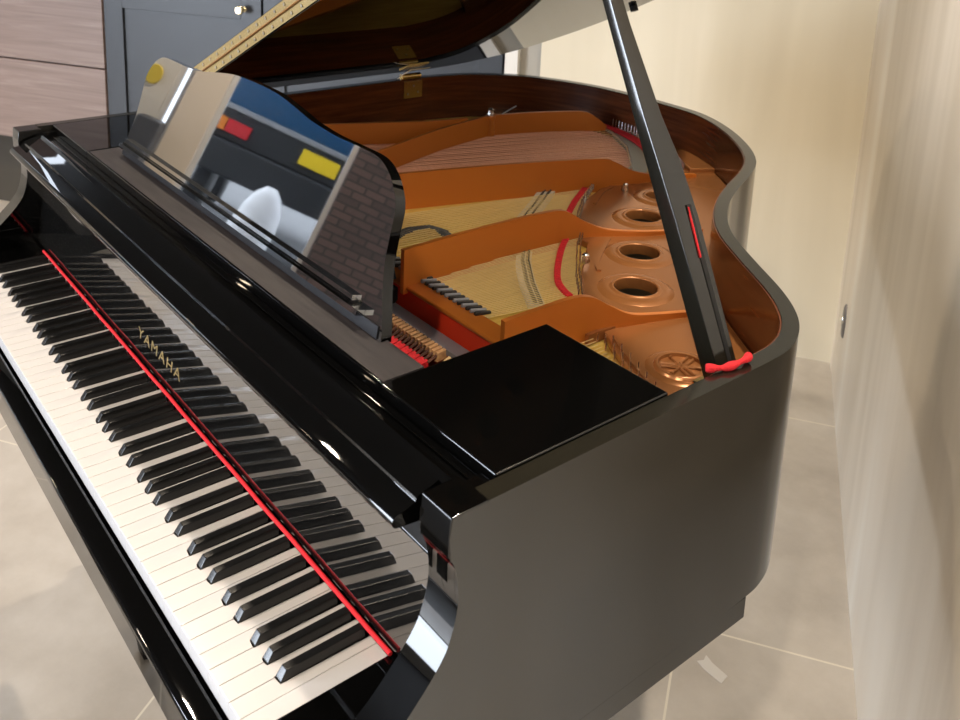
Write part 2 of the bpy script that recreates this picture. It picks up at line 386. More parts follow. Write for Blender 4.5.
# ---- recessed ceiling lights
WHITEM = mat('white_metal', (.8, .8, .8), .4)
def emis(name, col, s):
    m, t, p = nt(name); p.inputs['Emission Color'].default_value = (*col, 1); p.inputs['Emission Strength'].default_value = s
    p.inputs['Base Color'].default_value = (0, 0, 0, 1); return m
LENS = emis('lamp_lens', (1, .80, .55), 60)
WHERE = ['nearest the right wall and the viewer', 'above the keyboard side by the right wall', 'closest to the right wall above the curved rim', 'above the middle of the room', 'in front of the piano', 'near the shop window', 'by the left shop front', 'behind the viewer', 'added to brighten the pale wall and cream pillar by the shop window']
for i, (a, b, wt) in enumerate(LAMPS):
    L = empty('ceiling_spotlight', AB(a, b, CEIL), 'round recessed ceiling spotlight ' + WHERE[i], 'ceiling light', 'recessed ceiling spotlights')
    bm = bmesh.new(); lathe(bm, [(.045, 0), (.062, -.002), (.062, -.008), (.045, -.010), (.040, -.002)], (0, 0, 0), 28)
    for v in bm.verts: v.co = AB(a + v.co.x, b + v.co.y, CEIL - .001 + v.co.z)
    bm2('rim', bm, WHITEM, L, 40, 0, 2, 0)
    bm = bmesh.new(); lathe(bm, [(.0001, -.003), (.040, -.003), (.040, -.001)], (0, 0, 0), 24)
    for v in bm.verts: v.co = AB(a + v.co.x, b + v.co.y, CEIL - .001 + v.co.z)
    bm2('lens', bm, LENS, L, 40, 0, 2, 0)
    ld = bpy.data.lights.new('spot_beam', 'SPOT'); ld.energy = wt; ld.color = (1, .85, .68); ld.shadow_soft_size = .04
    ld.spot_size = math.radians(120); ld.spot_blend = .6
    lo = bpy.data.objects.new('spot_beam', ld); COL.objects.link(lo); lo.parent = L; lo.location = (0, 0, -.03)
# daylight coming through the shop front
for b0, b1, pw in ((-6.2, -3.5, 300),):
    ad = bpy.data.lights.new('window_daylight', 'AREA'); ad.shape = 'RECTANGLE'; ad.size = b1 - b0 and abs(b1 - b0); ad.size_y = 2.2; ad.energy = pw; ad.color = (.80, .88, 1)
    ao = bpy.data.objects.new('window_daylight', ad); COL.objects.link(ao)
    ao.location = AB(-5.19, (b0 + b1) / 2, 1.2)
    ao.rotation_euler = (PI / 2, 0, ANG - PI / 2)
    ao.rotation_euler = Vector(E1).to_track_quat('-Z', 'Y').to_euler()
    ao.visible_glossy = True if False else ao.visible_glossy

# ================================================================== the piano
piano = empty('grand_piano', (.611, .70, 0), 'black polished baby grand piano with raised lid and open keyboard', 'piano')
def part(f, *a, **k): return f(*a, **k)
XL, XR = -.112, 1.341           # outer sides
# rim outline (outside), bass front -> tail -> treble front
OUT = [(-.112, .174), (-.112, .6), (-.112, 1.08), (-.106, 1.17), (-.075, 1.28), (.0, 1.38), (.10, 1.44), (.22, 1.48), (.35, 1.493), (.47, 1.492), (.56, 1.480), (.668, 1.428), (.773, 1.35), (.849, 1.271), (.895, 1.192), (.932, 1.103), (.972, 1.020), (1.018, .950), (1.072, .893), (1.145, .840), (1.234, .780), (1.286, .735), (1.318, .692), (1.336, .645), (1.341, .585), (1.341, .40), (1.341, .174)]
out_s = crom(OUT, 7); T = .021
in_s = offs(out_s, T)
def band(bm, A, B, z0, z1):
    n = len(A); r = []
    for a, b in zip(A, B): r.append([bm.verts.new((a[0], a[1], z0)), bm.verts.new((a[0], a[1], z1)), bm.verts.new((b[0], b[1], z1)), bm.verts.new((b[0], b[1], z0))])
    for p, q in zip(r, r[1:]):
        for k in range(4): bm.faces.new((p[k], p[(k + 1) % 4], q[(k + 1) % 4], q[k]))
    bm.faces.new(r[0][::-1]); bm.faces.new(r[-1])
bm = bmesh.new(); band(bm, out_s, in_s, -.08, .246)
ed = [e for e in bm.edges if abs(e.verts[0].co.z - e.verts[1].co.z) < 1e-5 and len(e.link_faces) == 2 and e.calc_face_angle(0) > 1 and (e.verts[0].co - e.verts[1].co).length < .06 and max(v.co.y for v in e.verts) > .176]
bmesh.ops.bevel(bm, geom=ed, offset=.0016, segments=2, profile=.5, affect='EDGES')
rim = bm2('rim', bm, BLACKR, piano, 35)
lin = [p for p in in_s if p.y > .50 or (p.y > .46 and p.x < .5)]
bm = bmesh.new(); band(bm, offs(lin, .0005), offs(lin, .0025), -.05, .2445)
setp(bm2('rim_lining', bm, MAHOG, piano, 40), 'reddish mahogany inside face of the curved rim')
box('side_rail', 1.300, 1.341, -.035, .607, -.11, -.0802, BLACKR, piano, .0005)
box('side_rail', -.112, -.071, -.035, .607, -.11, -.0802, BLACKR, piano, .0005)
# cheeks (arms) at both ends of the keyboard
prof = [(.132, .246), (.1305, .226), (.1305, .207), (.1335, .2035)] + [tuple(p) for p in crom([(.1335, .2035), (.1395, .187), (.1425, .165), (.1415, .145), (.1345, .118), (.1235, .099), (.102, .075), (.072, .048), (.038, .028), (.004, .016), (-.022, .009)], 5)][1:] + [(-.032, .004), (-.036, -.006), (-.036, -.080), (.174, -.080), (.174, .246)]
for x0, x1 in ((1.2965, 1.341), (-.112, -.0675)):
    bm = bmesh.new(); prism(bm, prof, 'x', x0, x1)
    ed = [e for e in bm.edges if abs(e.verts[0].co.x - e.verts[1].co.x) < 1e-6 and max(v.co.y for v in e.verts) < .174 and len(e.link_faces) == 2 and min(v.co.z for v in e.verts) > -.07]
    ed += [e for e in bm.edges if all(abs(v.co.z - .246) < 1e-5 for v in e.verts) and abs(e.verts[0].co.x - e.verts[1].co.x) > .01 and max(v.co.y for v in e.verts) < .174]
    bmesh.ops.bevel(bm, geom=ed, offset=.0018, segments=3, profile=.5, affect='EDGES')
    ck = bm2('cheek', bm, BLACK, piano, 38); ck.data.materials.append(BLACKR)
    sg = 1 if x0 > 0 else -1
    for pg in ck.data.polygons:
        if pg.normal.x * sg > .95: pg.material_index = 1
# keybed, key slip, key blocks
box('keybed', -.0665, 1.2960, -.030, .60, -.062, -.045, BLACK, piano, .001)
bm = bmesh.new(); prism(bm, [(-.033, -.064), (-.033, -.029), (-.0315, -.0225), (-.026, -.0195), (-.008, -.0195), (-.0035, -.022), (-.0025, -.03), (-.0025, -.064)], 'x', -.067, 1.2962)
bm2('key_slip', bm, BLACK, piano, 30, .0008)
box('key_block', 1.2250, 1.2962, -.0022, .156, -.0445, .008, BLACK, piano, .002)
box('key_block', -.0671, -.0025, -.0022, .156, -.0445, .008, BLACK, piano, .002)
# ---- the keys
K = .0235
octv = ['C', 'D', 'E', 'F', 'G', 'A', 'B']
blk = {}                                   # centre x of each black key
def addb(k, off): blk[k] = (k + 1) * K + off        # k = index of the white key below it
addb(0, .0)                                # A#0
for o_ in range(7):
    c = 2 + 7 * o_
    addb(c, -.0036); addb(c + 1, .0036); addb(c + 3, -.0046); addb(c + 4, 0); addb(c + 5, .0046)
KB = .0115
for k in range(52):
    x0, x1 = k * K + .0004, (k + 1) * K - .0004
    xl = blk[k - 1] + KB / 2 + .0009 if (k - 1) in blk else x0
    xr = blk[k] - KB / 2 - .0009 if k in blk else x1
    yn = .0485
    pts = [(x0, 0), (x1, 0), (x1, yn)]
    if xr < x1: pts += [(xr, yn)]
    pts += [(xr, .1535), (xl, .1535)]
    if xl > x0: pts += [(xl, yn)]
    if xl > x0 or True: pts += [(x0, yn)]
    q = []
    for p in pts:
        if not q or (Vector(p) - Vector(q[-1])).length > 1e-6: q.append(p)
    bm = bmesh.new(); prism(bm, q, 'z', -.020, 0)
    bm.faces.ensure_lookup_table()
    ed = [e for e in bm.edges if all(abs(v.co.z) < 1e-6 for v in e.verts)]
    bmesh.ops.bevel(bm, geom=ed, offset=.0007, segments=2, profile=.5, affect='EDGES')
    bm2('white_key', bm, IVORY, piano, 35)
for k, xc in blk.items():
    bm = bmesh.new()
    def ring(y0, z, hw): return [bm.verts.new((xc + sx * hw, y, z)) for sx, y in ((-1, y0), (1, y0), (1, .1478), (-1, .1478))]
    a = ring(.0495, -.004, .0057); b = ring(.0497, .0015, .0056); c = ring(.0565, .0115, .0047)
    bm.faces.new(a[::-1]); bm.faces.new(c)
    for p, q in ((a, b), (b, c)):
        for i in range(4): bm.faces.new((p[i], p[(i + 1) % 4], q[(i + 1) % 4], q[i]))
    ed = [e for e in bm.edges if min(v.co.z for v in e.verts) > .001]
    bmesh.ops.bevel(bm, geom=ed, offset=.0010, segments=2, profile=.5, affect='EDGES')
    bm2('black_key', bm, EBONY, piano, 35)
bm = bmesh.new()
fl = [Vector((-.006 + i * .0412, .1486 + .0002 * math.sin(i * 2.1), .0125 + .0004 * math.sin(i * 1.3))) for i in range(31)]
tube(bm, fl, .0026, 8)
setp(bm2('felt_strip', bm, REDF, piano, 50), 'thin red felt strip behind the keys')
# ---- fallboard
TA = math.tan(.124)
fp = [(.1590, .0127), (.157 + TA * .188, .188)] + [(.174, .1955), (.150, .2005), (.121, .2040)]
for i in range(7):
    a = -PI / 2 - .2 - i * (PI - .35) / 6
    fp.append((.1195 + .0075 * math.cos(a), .2112 + .0070 * math.sin(a)))
fp += [(.130, .2205), (.1375, .2235), (.1385, .2268), (.1400, .2280), (.157, .2330), (.1685, .2375), (.1715, .2385), (.1730, .2370), (.1735, .2300), (.1900, .2290), (.1900, .0127)]
nose = [p for p in fp if p[0] < .1745 and .190 < p[1] < .2291 and not (p[0] == .1735)]
body = [fp[0], fp[1], (.1740, .1957), (.1640, .1975)] + [(.1640, .2345)] + [p for p in fp if p[0] > .1641 and p[1] > .2284] + [(.1900, .0127)]
bm = bmesh.new(); prism(bm, body, 'x', -.0655, 1.2945); fb = bm2('fallboard', bm, BLACK, piano, 32)
lipp = [(.1642, .1974), (.150, .2005), (.121, .2040)] + fp[5:12] + [(.130, .2205), (.1375, .2235), (.1385, .2268), (.1400, .2280), (.157, .2330), (.1642, .2352)]
bm = bmesh.new(); prism(bm, lipp, 'x', -.060, 1.2800)
ed = [e for e in bm.edges if abs(e.verts[0].co.x - e.verts[1].co.x) < 1e-6 and e.calc_face_angle(0) > 1]
bmesh.ops.bevel(bm, geom=ed, offset=.0012, segments=2, profile=.5, affect='EDGES')
lp_ = bm2('front_lip', bm, BLACK, piano, 32); mw = wloc(fb); lp_.location = mw.inverted() @ (wloc(piano) @ lp_.location); lp_.parent = fb
bm = bmesh.new(); prism(bm, [(.1522 + TA * .0125, .0125), (.1522 + TA * .191, .191), (.1568 + TA * .191, .191), (.1568 + TA * .0125, .0125)], 'x', -.0655, 1.2945)
ff = bm2('front_board', bm, FACE, piano, 20)
mw = wloc(fb); ff.location = mw.inverted() @ (wloc(piano) @ ff.location); ff.parent = fb
# the lip ends a little before the cheeks: small end blocks
box('end_block', 1.2968, 1.3175, .1765, .2005, .10, .2375, BLACK, piano, .001)
box('end_block', -.0885, -.0680, .1765, .2005, .10, .2375, BLACK, piano, .001)
# gold name on the fallboard
def text_mesh(body, size):
    cu = bpy.data.curves.new('t', 'FONT'); cu.body = body; cu.size = size; cu.extrude = .0001; cu.align_x = 'CENTER'; cu.space_character = 1.25; cu.offset = .0
    o = bpy.data.objects.new('t', cu); COL.objects.link(o)
    dg = bpy.context.evaluated_depsgraph_get(); me = bpy.data.meshes.new_from_object(o.evaluated_get(dg)); bpy.data.objects.remove(o); bpy.data.curves.remove(cu)
    me.materials.clear(); return me
me = text_mesh('YAMAHA', .0235)
ws = [v.co.x for v in me.vertices]; sc_ = .170 / (max(ws) - min(ws)); cxm = (max(ws) + min(ws)) / 2
for v in me.vertices:
    h = v.co.y + .044; v.co = Vector((.582 + (v.co.x - cxm) * sc_, .1522 + TA * h - .0003 - v.co.z, h + ZF))
lt = link('lettering', me, GOLD, fb); lt['label'] = 'gold YAMAHA lettering'
# ---- front rail, shelf, side panels
box('front_rail', -.0885, 1.3175, .1908, .2010, .12, .2315, BLACK, piano, .001)
box('stretcher', -.0885, 1.3175, .2015, .222, -.03, .2275, BLACK, piano, .0005)
box('side_panel', 1.1235, 1.3170, .2015, .445, .2285, .2465, BLACK, piano, .0022, seg=3)
box('side_panel', -.0885, .1290, .2015, .445, .2285, .2465, BLACK, piano, .0022, seg=3)
sh = box('music_shelf', .1310, 1.1215, .2065, .2610, .2350, .2462, SATIN, piano, .0008)
box('shelf_moulding', .1300, 1.1225, .2015, .2060, .2285, .2475, BLACK, piano, .0016, seg=3)
# ---- music desk
desk = empty('music_desk', (0, 0, 0), None, None); desk.parent = piano
desk.location = Vector((.611, .27, ZF + .246)) - piano.location
half = [(0, .224), (.07, .222), (.137, .213), (.180, .206), (.24, .2015), (.30, .2015), (.345, .200), (.372, .190), (.392, .173), (.404, .153), (.4065, .125), (.409, .09), (.417, .058), (.427, .032), (.434, .013), (.438, 0)]
hs = [tuple(p) for p in crom(half, 4)]
outl = hs + [(-x, h) for x, h in hs[::-1] if x > 0]
t15 = math.radians(15)
def dkp(x, d, h): return Vector((.611 + x, .2510 + h * math.sin(t15) + d * math.cos(t15), .2468 + h * math.cos(t15) - d * math.sin(t15)))
def dslab(name, pts, d0, d1, m, bev=.003):
    bm = bmesh.new(); prism(bm, pts, 'y', d0, d1)
    ed = [e for e in bm.edges if abs(e.verts[0].co.y - e.verts[1].co.y) < 1e-6 and len(e.link_faces) == 2 and e.calc_face_angle(0) > 1]
    bmesh.ops.bevel(bm, geom=ed, offset=bev, segments=3, profile=.5, affect='EDGES')
    for v in bm.verts: v.co = dkp(*v.co)
    return bm2(name, bm, m, desk, 35)
bm = bmesh.new()
for x0, x1 in ((-.43, .43),):
    for v in abox(bm, x0, x1, -.0005, .004, .0, .0155): pass
dslab('ledge', [(-.425, .0155), (.395, .0155), (.395, .0225), (-.425, .0225)], -.013, -.0003, MIRROR, .0018)
dslab('ledge_lip', [(-.418, .0260), (.372, .0260), (.372, .0325), (-.418, .0325)], -.007, -.0003, MIRROR, .0018)
dslab('ledge_lip', [(-.418, .0226), (.372, .0226), (.372, .0258), (-.418, .0258)], -.0095, -.0003, BLACK, .0005)
dslab('dull_rail', [(-.430, .0005), (.430, .0005), (.428, .0150), (-.428, .0150)], -.0018, -.0002, BAND, .0005)
bm.free(); bm = bmesh.new(); prism(bm, outl, 'y', 0, .015)
ed = [e for e in bm.edges if abs(e.verts[0].co.y - e.verts[1].co.y) < 1e-6 and len(e.link_faces) == 2 and e.calc_face_angle(0) > 1]
bmesh.ops.bevel(bm, geom=ed, offset=.0030, segments=3, profile=.5, affect='EDGES')
for v in bm.verts: v.co = dkp(*v.co)
dp = bm2('desk_panel', bm, MIRROR, desk, 35); dp.data.materials.append(BLACK)
for pg in dp.data.polygons:
    if abs(pg.normal.y) < .6: pg.material_index = 1
bm = bmesh.new()
for x in (.32, .90): prism(bm, [(.2760, .2500), (.3200, .400), (.3260, .400), (.3600, .2500)], 'x', x, x + .02)
bm2('desk_strut', bm, BAND, desk, 35)
# rails carrying the desk at both sides
# ---- inside: action
box('action_floor', -.08, 1.31, .2225, .53, -.040, .020, GRAPH, piano, 0)
box('pinblock', -.08, 1.31, .4965, .5225, .0205, .1330, mat('pinblock_red', (.72, .04, .008), .6), piano, .001)
box('damper_rail', .30, .945, .468, .493, .092, .102, GREYM, piano, .001)
box('action_rail', .20, 1.12, .436, .4655, .0205, .060, FELTW, piano, .001)
for i in range(64):
    x = .300 + i * .0095
    if x > .895: break
    bm = bmesh.new(); prism(bm, [(.452, .085), (.470, .0875), (.471, .102), (.453, .100)], 'x', x, x + .0066)
    bm2('hammer', bm, WOODL, piano, 35, .0008, 1)
bm = bmesh.new()
for i in range(64):
    x = .300 + i * .0095
    if x > .895: break
    tube(bm, [(x + .003, .438, .089), (x + .003, .458, .097)], .0022, 5)
setp(bm2('hammer_shanks', bm, FELTW, piano, 50), kind='stuff')
bm = bmesh.new()
for i in range(32):
    x = .30 + i * .0185
    if x > .885: break
    prism(bm, [(.400, .082), (.440, .0905), (.440, .070), (.400, .062)], 'x', x, x + .0170)
setp(bm2('key_felt', bm, RED, piano, 50), 'bright red felt pads over the action')
bm = bmesh.new(); tube(bm, [(.900, .410, .080), (.912, .440, .086), (.915, .462, .098)], .0045, 8)
setp(bm2('side_bracket', bm, WOODP, piano, 50), 'pale wooden bracket at the end of the action')
bm = bmesh.new(); prism(bm, [(.43, .062), (.498, .105), (.498, .128), (.43, .11)], 'x', .700, .728)
bm2('action_bracket', bm, GRAPH, piano, 35, .002)
bm = bmesh.new(); tube(bm, [(.732, .455, .108), (.734, .480, .116)], .003, 6)
bm2('bracket_screw', bm, NICKEL, piano, 40)
# ---- soundboard and iron frame
def circ(cx, cy, r, n=36): return [(cx + r * math.cos(2 * PI * i / n), cy + r * math.sin(2 * PI * i / n)) for i in range(n)]
inner = [Vector((p[0], p[1])) for p in offs(out_s, T + .0035)]
sb = [(p.x, p.y) for p in inner if p.y > .55]
flat('soundboard', [[(-.085, .5240)] + sb + [(1.315, .5240)]] + [circ(x, y, r + .002) for x, y, r in ((.878, .904, .034), (.972, .789, .034), (.762, 1.045, .033), (.700, 1.165, .026))], .120, .128, SPRUCE, piano)
plate = empty('iron_plate', (0, 0, 0), None, None); plate.parent = piano; plate.location = Vector((.9, .95, ZF + .14)) - piano.location
plate['label'] = 'bronze painted cast iron plate with struts and round holes'
HOLES = [(.878, .904, .034), (.972, .789, .034), (.762, 1.045, .033), (.700, 1.165, .026)]
hitch = [(1.235, .545), (1.150, .585), (1.072, .625), (1.030, .650), (.955, .712), (.885, .778), (.800, .880), (.752, .880), (.700, .948), (.640, 1.030), (.590, 1.105), (.588, 1.20), (.600, 1.300), (.575, 1.345)]
rimin = [(p.x, p.y) for p in inner[::-1]]
web_edge = [p for p in rimin if p[1] > .58 and p[0] > .60]       # treble to tail
web_edge = [p for p in web_edge if not (p[0] < .66 and p[1] < 1.2)]
web = [(1.316, .535)] + web_edge + [(.62, 1.41)] + [(x - .012, y - .013) if .6 < x < 1.0 else (x, y) for x, y in hitch[::-1]] + [(1.235, .52)]
flat('plate_web', [web] + [circ(x, y, r) for x, y, r in HOLES], .1285, .1420, BRONZE, plate, .003)
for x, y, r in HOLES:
    bm = bmesh.new(); lathe(bm, [(r + .0015, .1280), (r + .0012, .060), (.0001, .060)], (x, y, 0), 36); bm2('port_shade_cup', bm, WELLSHADE, plate, 60)  # dark cup under each hole stands for the shade in its depth
    bm = bmesh.new()
    pr_ = [(r, .1282), (r, .1455), (r + .002, .1478), (r + .005, .1475), (r + .0065, .1455), (r + .010, .1455), (r + .016, .1462), (r + .021, .1445), (r + .026, .1428), (r + .028, .1417)]
    lathe(bm, pr_, (x, y, 0), 48); bm2('hole_boss', bm, BRONZE, plate, 60)
# logo boss with three crossed tuning forks
lx, ly = 1.176, .652
bm = bmesh.new(); lathe(bm, [(.0001, .1432), (.030, .1432), (.0310, .1478), (.0335, .1485), (.0355, .1470), (.0375, .1440), (.042, .1445), (.046, .1432), (.049, .1417)], (lx, ly, 0), 56)
lb = bm2('emblem_boss', bm, BRONZE, plate, 60)
bm = bmesh.new()
for k in range(3):
    a = math.radians(90 + 120 * k + 12)
    def Pt(u, w): return (lx + u * math.cos(a) - w * math.sin(a), ly + u * math.sin(a) + w * math.cos(a), .1450)
    tube(bm, [Pt(-.024, 0), Pt(.004, 0)], .0019, 6)
    for s in (-1, 1): tube(bm, [Pt(.004, 0), Pt(.007, s * .0042), Pt(.027, s * .0042)], .0023, 6)
    tube(bm, [Pt(-.027, 0), Pt(-.024, 0)], .0032, 8)
bm2('emblem', bm, BRONZE, lb, 50)
# ridges cast on the web
def rib(name, line, half, zb, zt, m=BRONZE, n=5, bev=.0025):
    if n:
        L = crom([(p[0], p[1], z) for p, z in zip(line, zt)] if isinstance(zt, list) else [(p[0], p[1], zt) for p in line], n)
    else: L = [Vector((p[0], p[1], (zt[i] if isinstance(zt, list) else zt))) for i, p in enumerate(line)]
    bm = bmesh.new(); wall_strip(bm, L, half, zb, [p.z for p in L])
    ed = [e for e in bm.edges if len(e.link_faces) == 2 and e.calc_face_angle(0) > 1.0 and min(v.co.z for v in e.verts) > zb + .003]
    bmesh.ops.bevel(bm, geom=ed, offset=bev, segments=3, profile=.5, affect='EDGES', clamp_overlap=True)
    return bm2(name, bm, m, plate, 50)
D = 0.146
rib('strut', [(.752, .487), (.747, .60), (.747, .72), (.752, .815), (.757, .845), (.765, .880), (.785, .920), (.820, .975), (.850, 1.04), (.868, 1.09)], .0042, .1285, [.203, .203, .203, .202, .194, .172, .155, .151, .149, .147], BRONZED)
rib('strut', [(1.024, .462), (1.024, .53), (1.025, .59), (1.031, .622), (1.038, .655), (1.049, .690), (1.062, .735), (1.080, .785), (1.10, .83)], .0042, .1285, [.203, .203, .203, .198, .178, .160, .153, .150, .147], BRONZED)
rib('strut', [(.40, .58), (.437, .697), (.497, .902), (.571, 1.105), (.590, 1.145), (.604, 1.185), (.618, 1.235), (.636, 1.29), (.650, 1.345)], .0042, .1285, [.203, .203, .203, .203, .194, .172, .159, .154, .149], BRONZED)
rib('strut', [(.36, .56), (.289, .747), (.216, .959), (.180, 1.135)], .0042, .152, .203, BRONZED, 3)
rib('strut', [(.180, 1.145), (.215, 1.26), (.262, 1.360), (.278, 1.385), (.290, 1.410), (.296, 1.430)], .0042, .152, [.203, .203, .203, .198, .180, .163], BRONZED)
rib('strut', [(-.04, .56), (.06, .779), (.148, .981), (.170, 1.075)], .0042, .152, .203, BRONZED, 3)
bm = bmesh.new(); lathe(bm, [(.0001, .203), (.011, .203), (.013, .199), (.010, .190), (.012, .150)], (.180, 1.140, 0), 20); bm2('strut_post', bm, BRONZED, plate, 50)
def nut(x, y, z, r=.008):
    bm = bmesh.new(); lathe(bm, [(r * 1.1, z - .001), (r * 1.1, z + .004), (r * .95, z + .006), (r * .9, z + .014), (r * .5, z + .0165), (.0001, z + .0165)], (x, y, 0), 8); bm2('plate_bolt', bm, NICKEL, plate, 30)
nut(.180, 1.140, .2032); nut(.849, .798, .142); nut(.629, 1.138, .1425, .007)
rib('web_ridge', [(1.040, .610), (1.042, .67), (1.058, .736), (1.076, .80)], .0035, .130, .1456, BRONZE, 4, .0015)
rib('web_ridge', [(1.066, .640), (1.110, .618), (1.155, .596), (1.235, .566)], .0035, .130, .1456, BRONZE, 4, .0015)
rib('web_ridge', [(.890, .790), (.862, .815), (.815, .885), (.80, .91)], .0035, .130, .1456, BRONZE, 4, .0015)
rib('web_ridge', [(.655, 1.02), (.612, 1.09), (.600, 1.13)], .0035, .130, .1456, BRONZE, 4, .0015)
# front flange with its rounded window edge
flat('plate_flange', [[(-.085, .4930), (1.015, .4930), (1.015, .5335), (-.085, .5335)]], .1335, .140, BRONZED, plate, .0025)
flat('plate_flange', [[(1.00, .452), (1.022, .446), (1.022, .4925), (.975, .4925), (.985, .470)]], .1335, .140, BRONZED, plate, .0025)
flat('plate_flange', [[(1.03, .445), (1.315, .445), (1.315, .475), (1.03, .475)]], .119, .140, BRONZED, plate, .004)
# bass hitch plate along the tail
tail = [p for p in [(q.x, q.y) for q in inner] if p[1] > 1.30 and p[0] < .66]
tl = [Vector(p) for p in tail]; to = offs(tl, .058)
flat('hitch_plate', [[(p.x, p.y) for p in tl] + [(p.x, p.y) for p in to[::-1]]], .125, .152, BRONZE, plate, .003)
# ---- strings
def interp(line, t):
    L = [Vector(p) for p in line]; seg = [(b - a).length for a, b in zip(L, L[1:])]; s = t * sum(seg)
    for a, b, l in zip(L, L[1:], seg):
        if s <= l or b is L[-1]: return a + (b - a) * min(1, s / l)
        s -= l
strs = []      # (start, end, radius, material)
pins = []
for i in range(36):           # treble middle section
    t = i / 35; a = Vector((.757 + t * .165 - .022, .515, 0)); b = interp([(.768, .868), (.795, .835), (.875, .752), (.945, .690)], t)
    strs.append(((a.x, a.y, .1365), (b.x, b.y, .1430), .0008, STEEL)); pins.append((b.x, b.y))
for i in range(30):           # tenor section
    t = i / 29; a = (.465 + t * .265, .515 + .0 * t); b = interp([(.585, 1.085), (.64, 1.0), (.735, .885)], t)
    strs.append(((a[0] - .02 * (1 - t), a[1], .1365), (b.x, b.y, .1430), .0009, STEEL)); pins.append((b.x, b.y))
for i in range(30):           # high treble
    t = i / 29; a = (1.045 + t * .22, .47); b = interp([(1.052, .610), (1.11, .590), (1.18, .560), (1.28, .515)], t)
    strs.append(((a[0], a[1], .1415), (b.x, b.y, .1445), .0007, STEEL)); pins.append((b.x, b.y))
bass = []
for i in range(34):
    t = i / 33; b = interp([(.222, 1.490 - .045), (.36, 1.445), (.46, 1.385), (.585, 1.265), (.600, 1.22)], t)
    a = Vector((-.03 + t * .375, .53)); bass.append((a, b))
rest = []
for k, (p, q, r, m) in enumerate(strs):
    if k >= 60: rest.append((p, q, r)); continue
    bm = bmesh.new(); tube(bm, [p, q], r, 5); bm2('string', bm, m, piano, 60)
for a, b in bass:
    e = a + (b - a) * .95
    bm = bmesh.new(); tube(bm, [(a.x, a.y, .1490), (e.x, e.y, .1500)], .0021, 6); setp(bm2('bass_string', bm, COPPER, piano, 60), 'copper wound bass string')
bm = bmesh.new()
for p, q, r in rest: tube(bm, [p, q], r, 5)
for a, b in bass:
    e = a + (b - a) * .93; d = (b - a).normalized(); h = b + d * .085
    tube(bm, [(e.x, e.y, .1500), (h.x, h.y, .1565)], .0009, 5)
setp(bm2('strings', bm, STEEL, piano, 60), kind='stuff')
# bridges
def ribbon(name, line, w, z0, z1, m, par=piano, n=5, bev=.001):
    L = crom([(p[0], p[1], 0) for p in line], n); bm = bmesh.new(); wall_strip(bm, L, w, z0, z1); return bm2(name, bm, m, par, 50, bev)
ribbon('bridge', [(.724, .775), (.78, .72), (.85, .668), (.914, .628)], .0135, .1285, .1370, MAPLE)
ribbon('bridge', [(.500, 1.052), (.545, .985), (.585, .925), (.625, .862)], .0170, .1285, .1380, MAPLE)
ribbon('bass_bridge', [(.195, 1.462), (.238, 1.460), (.340, 1.428), (.452, 1.364), (.566, 1.256), (.585, 1.215)], .0165, .1285, .1530, mat('grey_bridge', (.30, .29, .25), .4))
bm = bmesh.new()
def zig(line, w, n, z):
    for i in range(n):
        p = interp(line, (i + .5) / n); q = interp(line, min(1, (i + .9) / n)); d = (q - p).normalized(); nn = Vector((-d.y, d.x))
        for s in (-1, 1):
            c = p + nn * w * s * .55 + d * .0016 * s
            tube(bm, [(c.x - d.x * .002, c.y - d.y * .002, z), (c.x + d.x * .002 + nn.x * .0045, c.y + d.y * .002 + nn.y * .0045, z + .003)], .0019, 4)
zig([(.724, .775), (.78, .72), (.85, .668), (.914, .628)], .0080, 40, .1375)
zig([(.500, 1.052), (.545, .985), (.585, .925), (.625, .862)], .0100, 26, .1385)
setp(bm2('bridge_pins', bm, GRAPH, piano, 50), kind='stuff')
bm = bmesh.new()
for i in range(44):
    p = interp([(.222, 1.450), (.330, 1.417), (.442, 1.350), (.550, 1.246), (.570, 1.208)], i / 43)
    tube(bm, [(p.x, p.y, .152), (p.x, p.y, .1600)], .0019, 5)
setp(bm2('bass_bridge_pins', bm, NICKEL, piano, 50), kind='stuff')
ribbon('bridge_cap', [(.72, .795), (.726, .77)], .0125, .1375, .1470, GRAPH)
# felts
setp(ribbon('string_felt', [(.752, .850), (.785, .805), (.835, .748), (.880, .705), (.912, .688), (.932, .682)], .0055, .1400, .1455, RED), 'bright red felt woven between the strings')
setp(ribbon('string_felt', [(.575, 1.075), (.628, .990), (.690, .905)], .0060, .1400, .1455, RED), 'bright red felt woven between the strings')
setp(ribbon('string_felt', [(1.048, .572), (1.085, .568), (1.14, .545), (1.2, .520)], .0060, .1455, .1490, RED), 'bright red felt woven between the strings')
setp(ribbon('string_felt', [(.265, 1.445), (.345, 1.436), (.45, 1.397), (.54, 1.335), (.62, 1.262)], .0130, .1535, .1575, RED), 'bright red felt woven between the strings')
# hitch pins
allp = []
for i, (x, y) in enumerate(pins[:66]):
    allp.append((x + random.uniform(-.001, .001), y + (.006 if i % 2 else -.002), .1420, .0115))
for i in range(30):
    x, y = pins[66 + i]; allp.append((x + .006, y + .002 + .010 * (i % 3), .141, .012))
outer_h = [p for p in to]
for i in range(34):
    q = interp([(.290, 1.462), (.374, 1.452), (.481, 1.420), (.556, 1.380), (.640, 1.315)], i / 33); allp.append((q.x, q.y, .151, .024))
bm = bmesh.new(); bmp = []
for k, (x, y, z, h) in enumerate(allp):
    b = bm if k >= 96 else bmesh.new()
    tube(b, [(x, y, z), (x - .002, y + .003, z + h)], .0013 if h < .02 else .0018, 6)
    if k < 96: bm2('hitch_pin', b, NICKEL, piano, 60)
setp(bm2('hitch_pins', bm, NICKEL, piano, 60), kind='stuff')
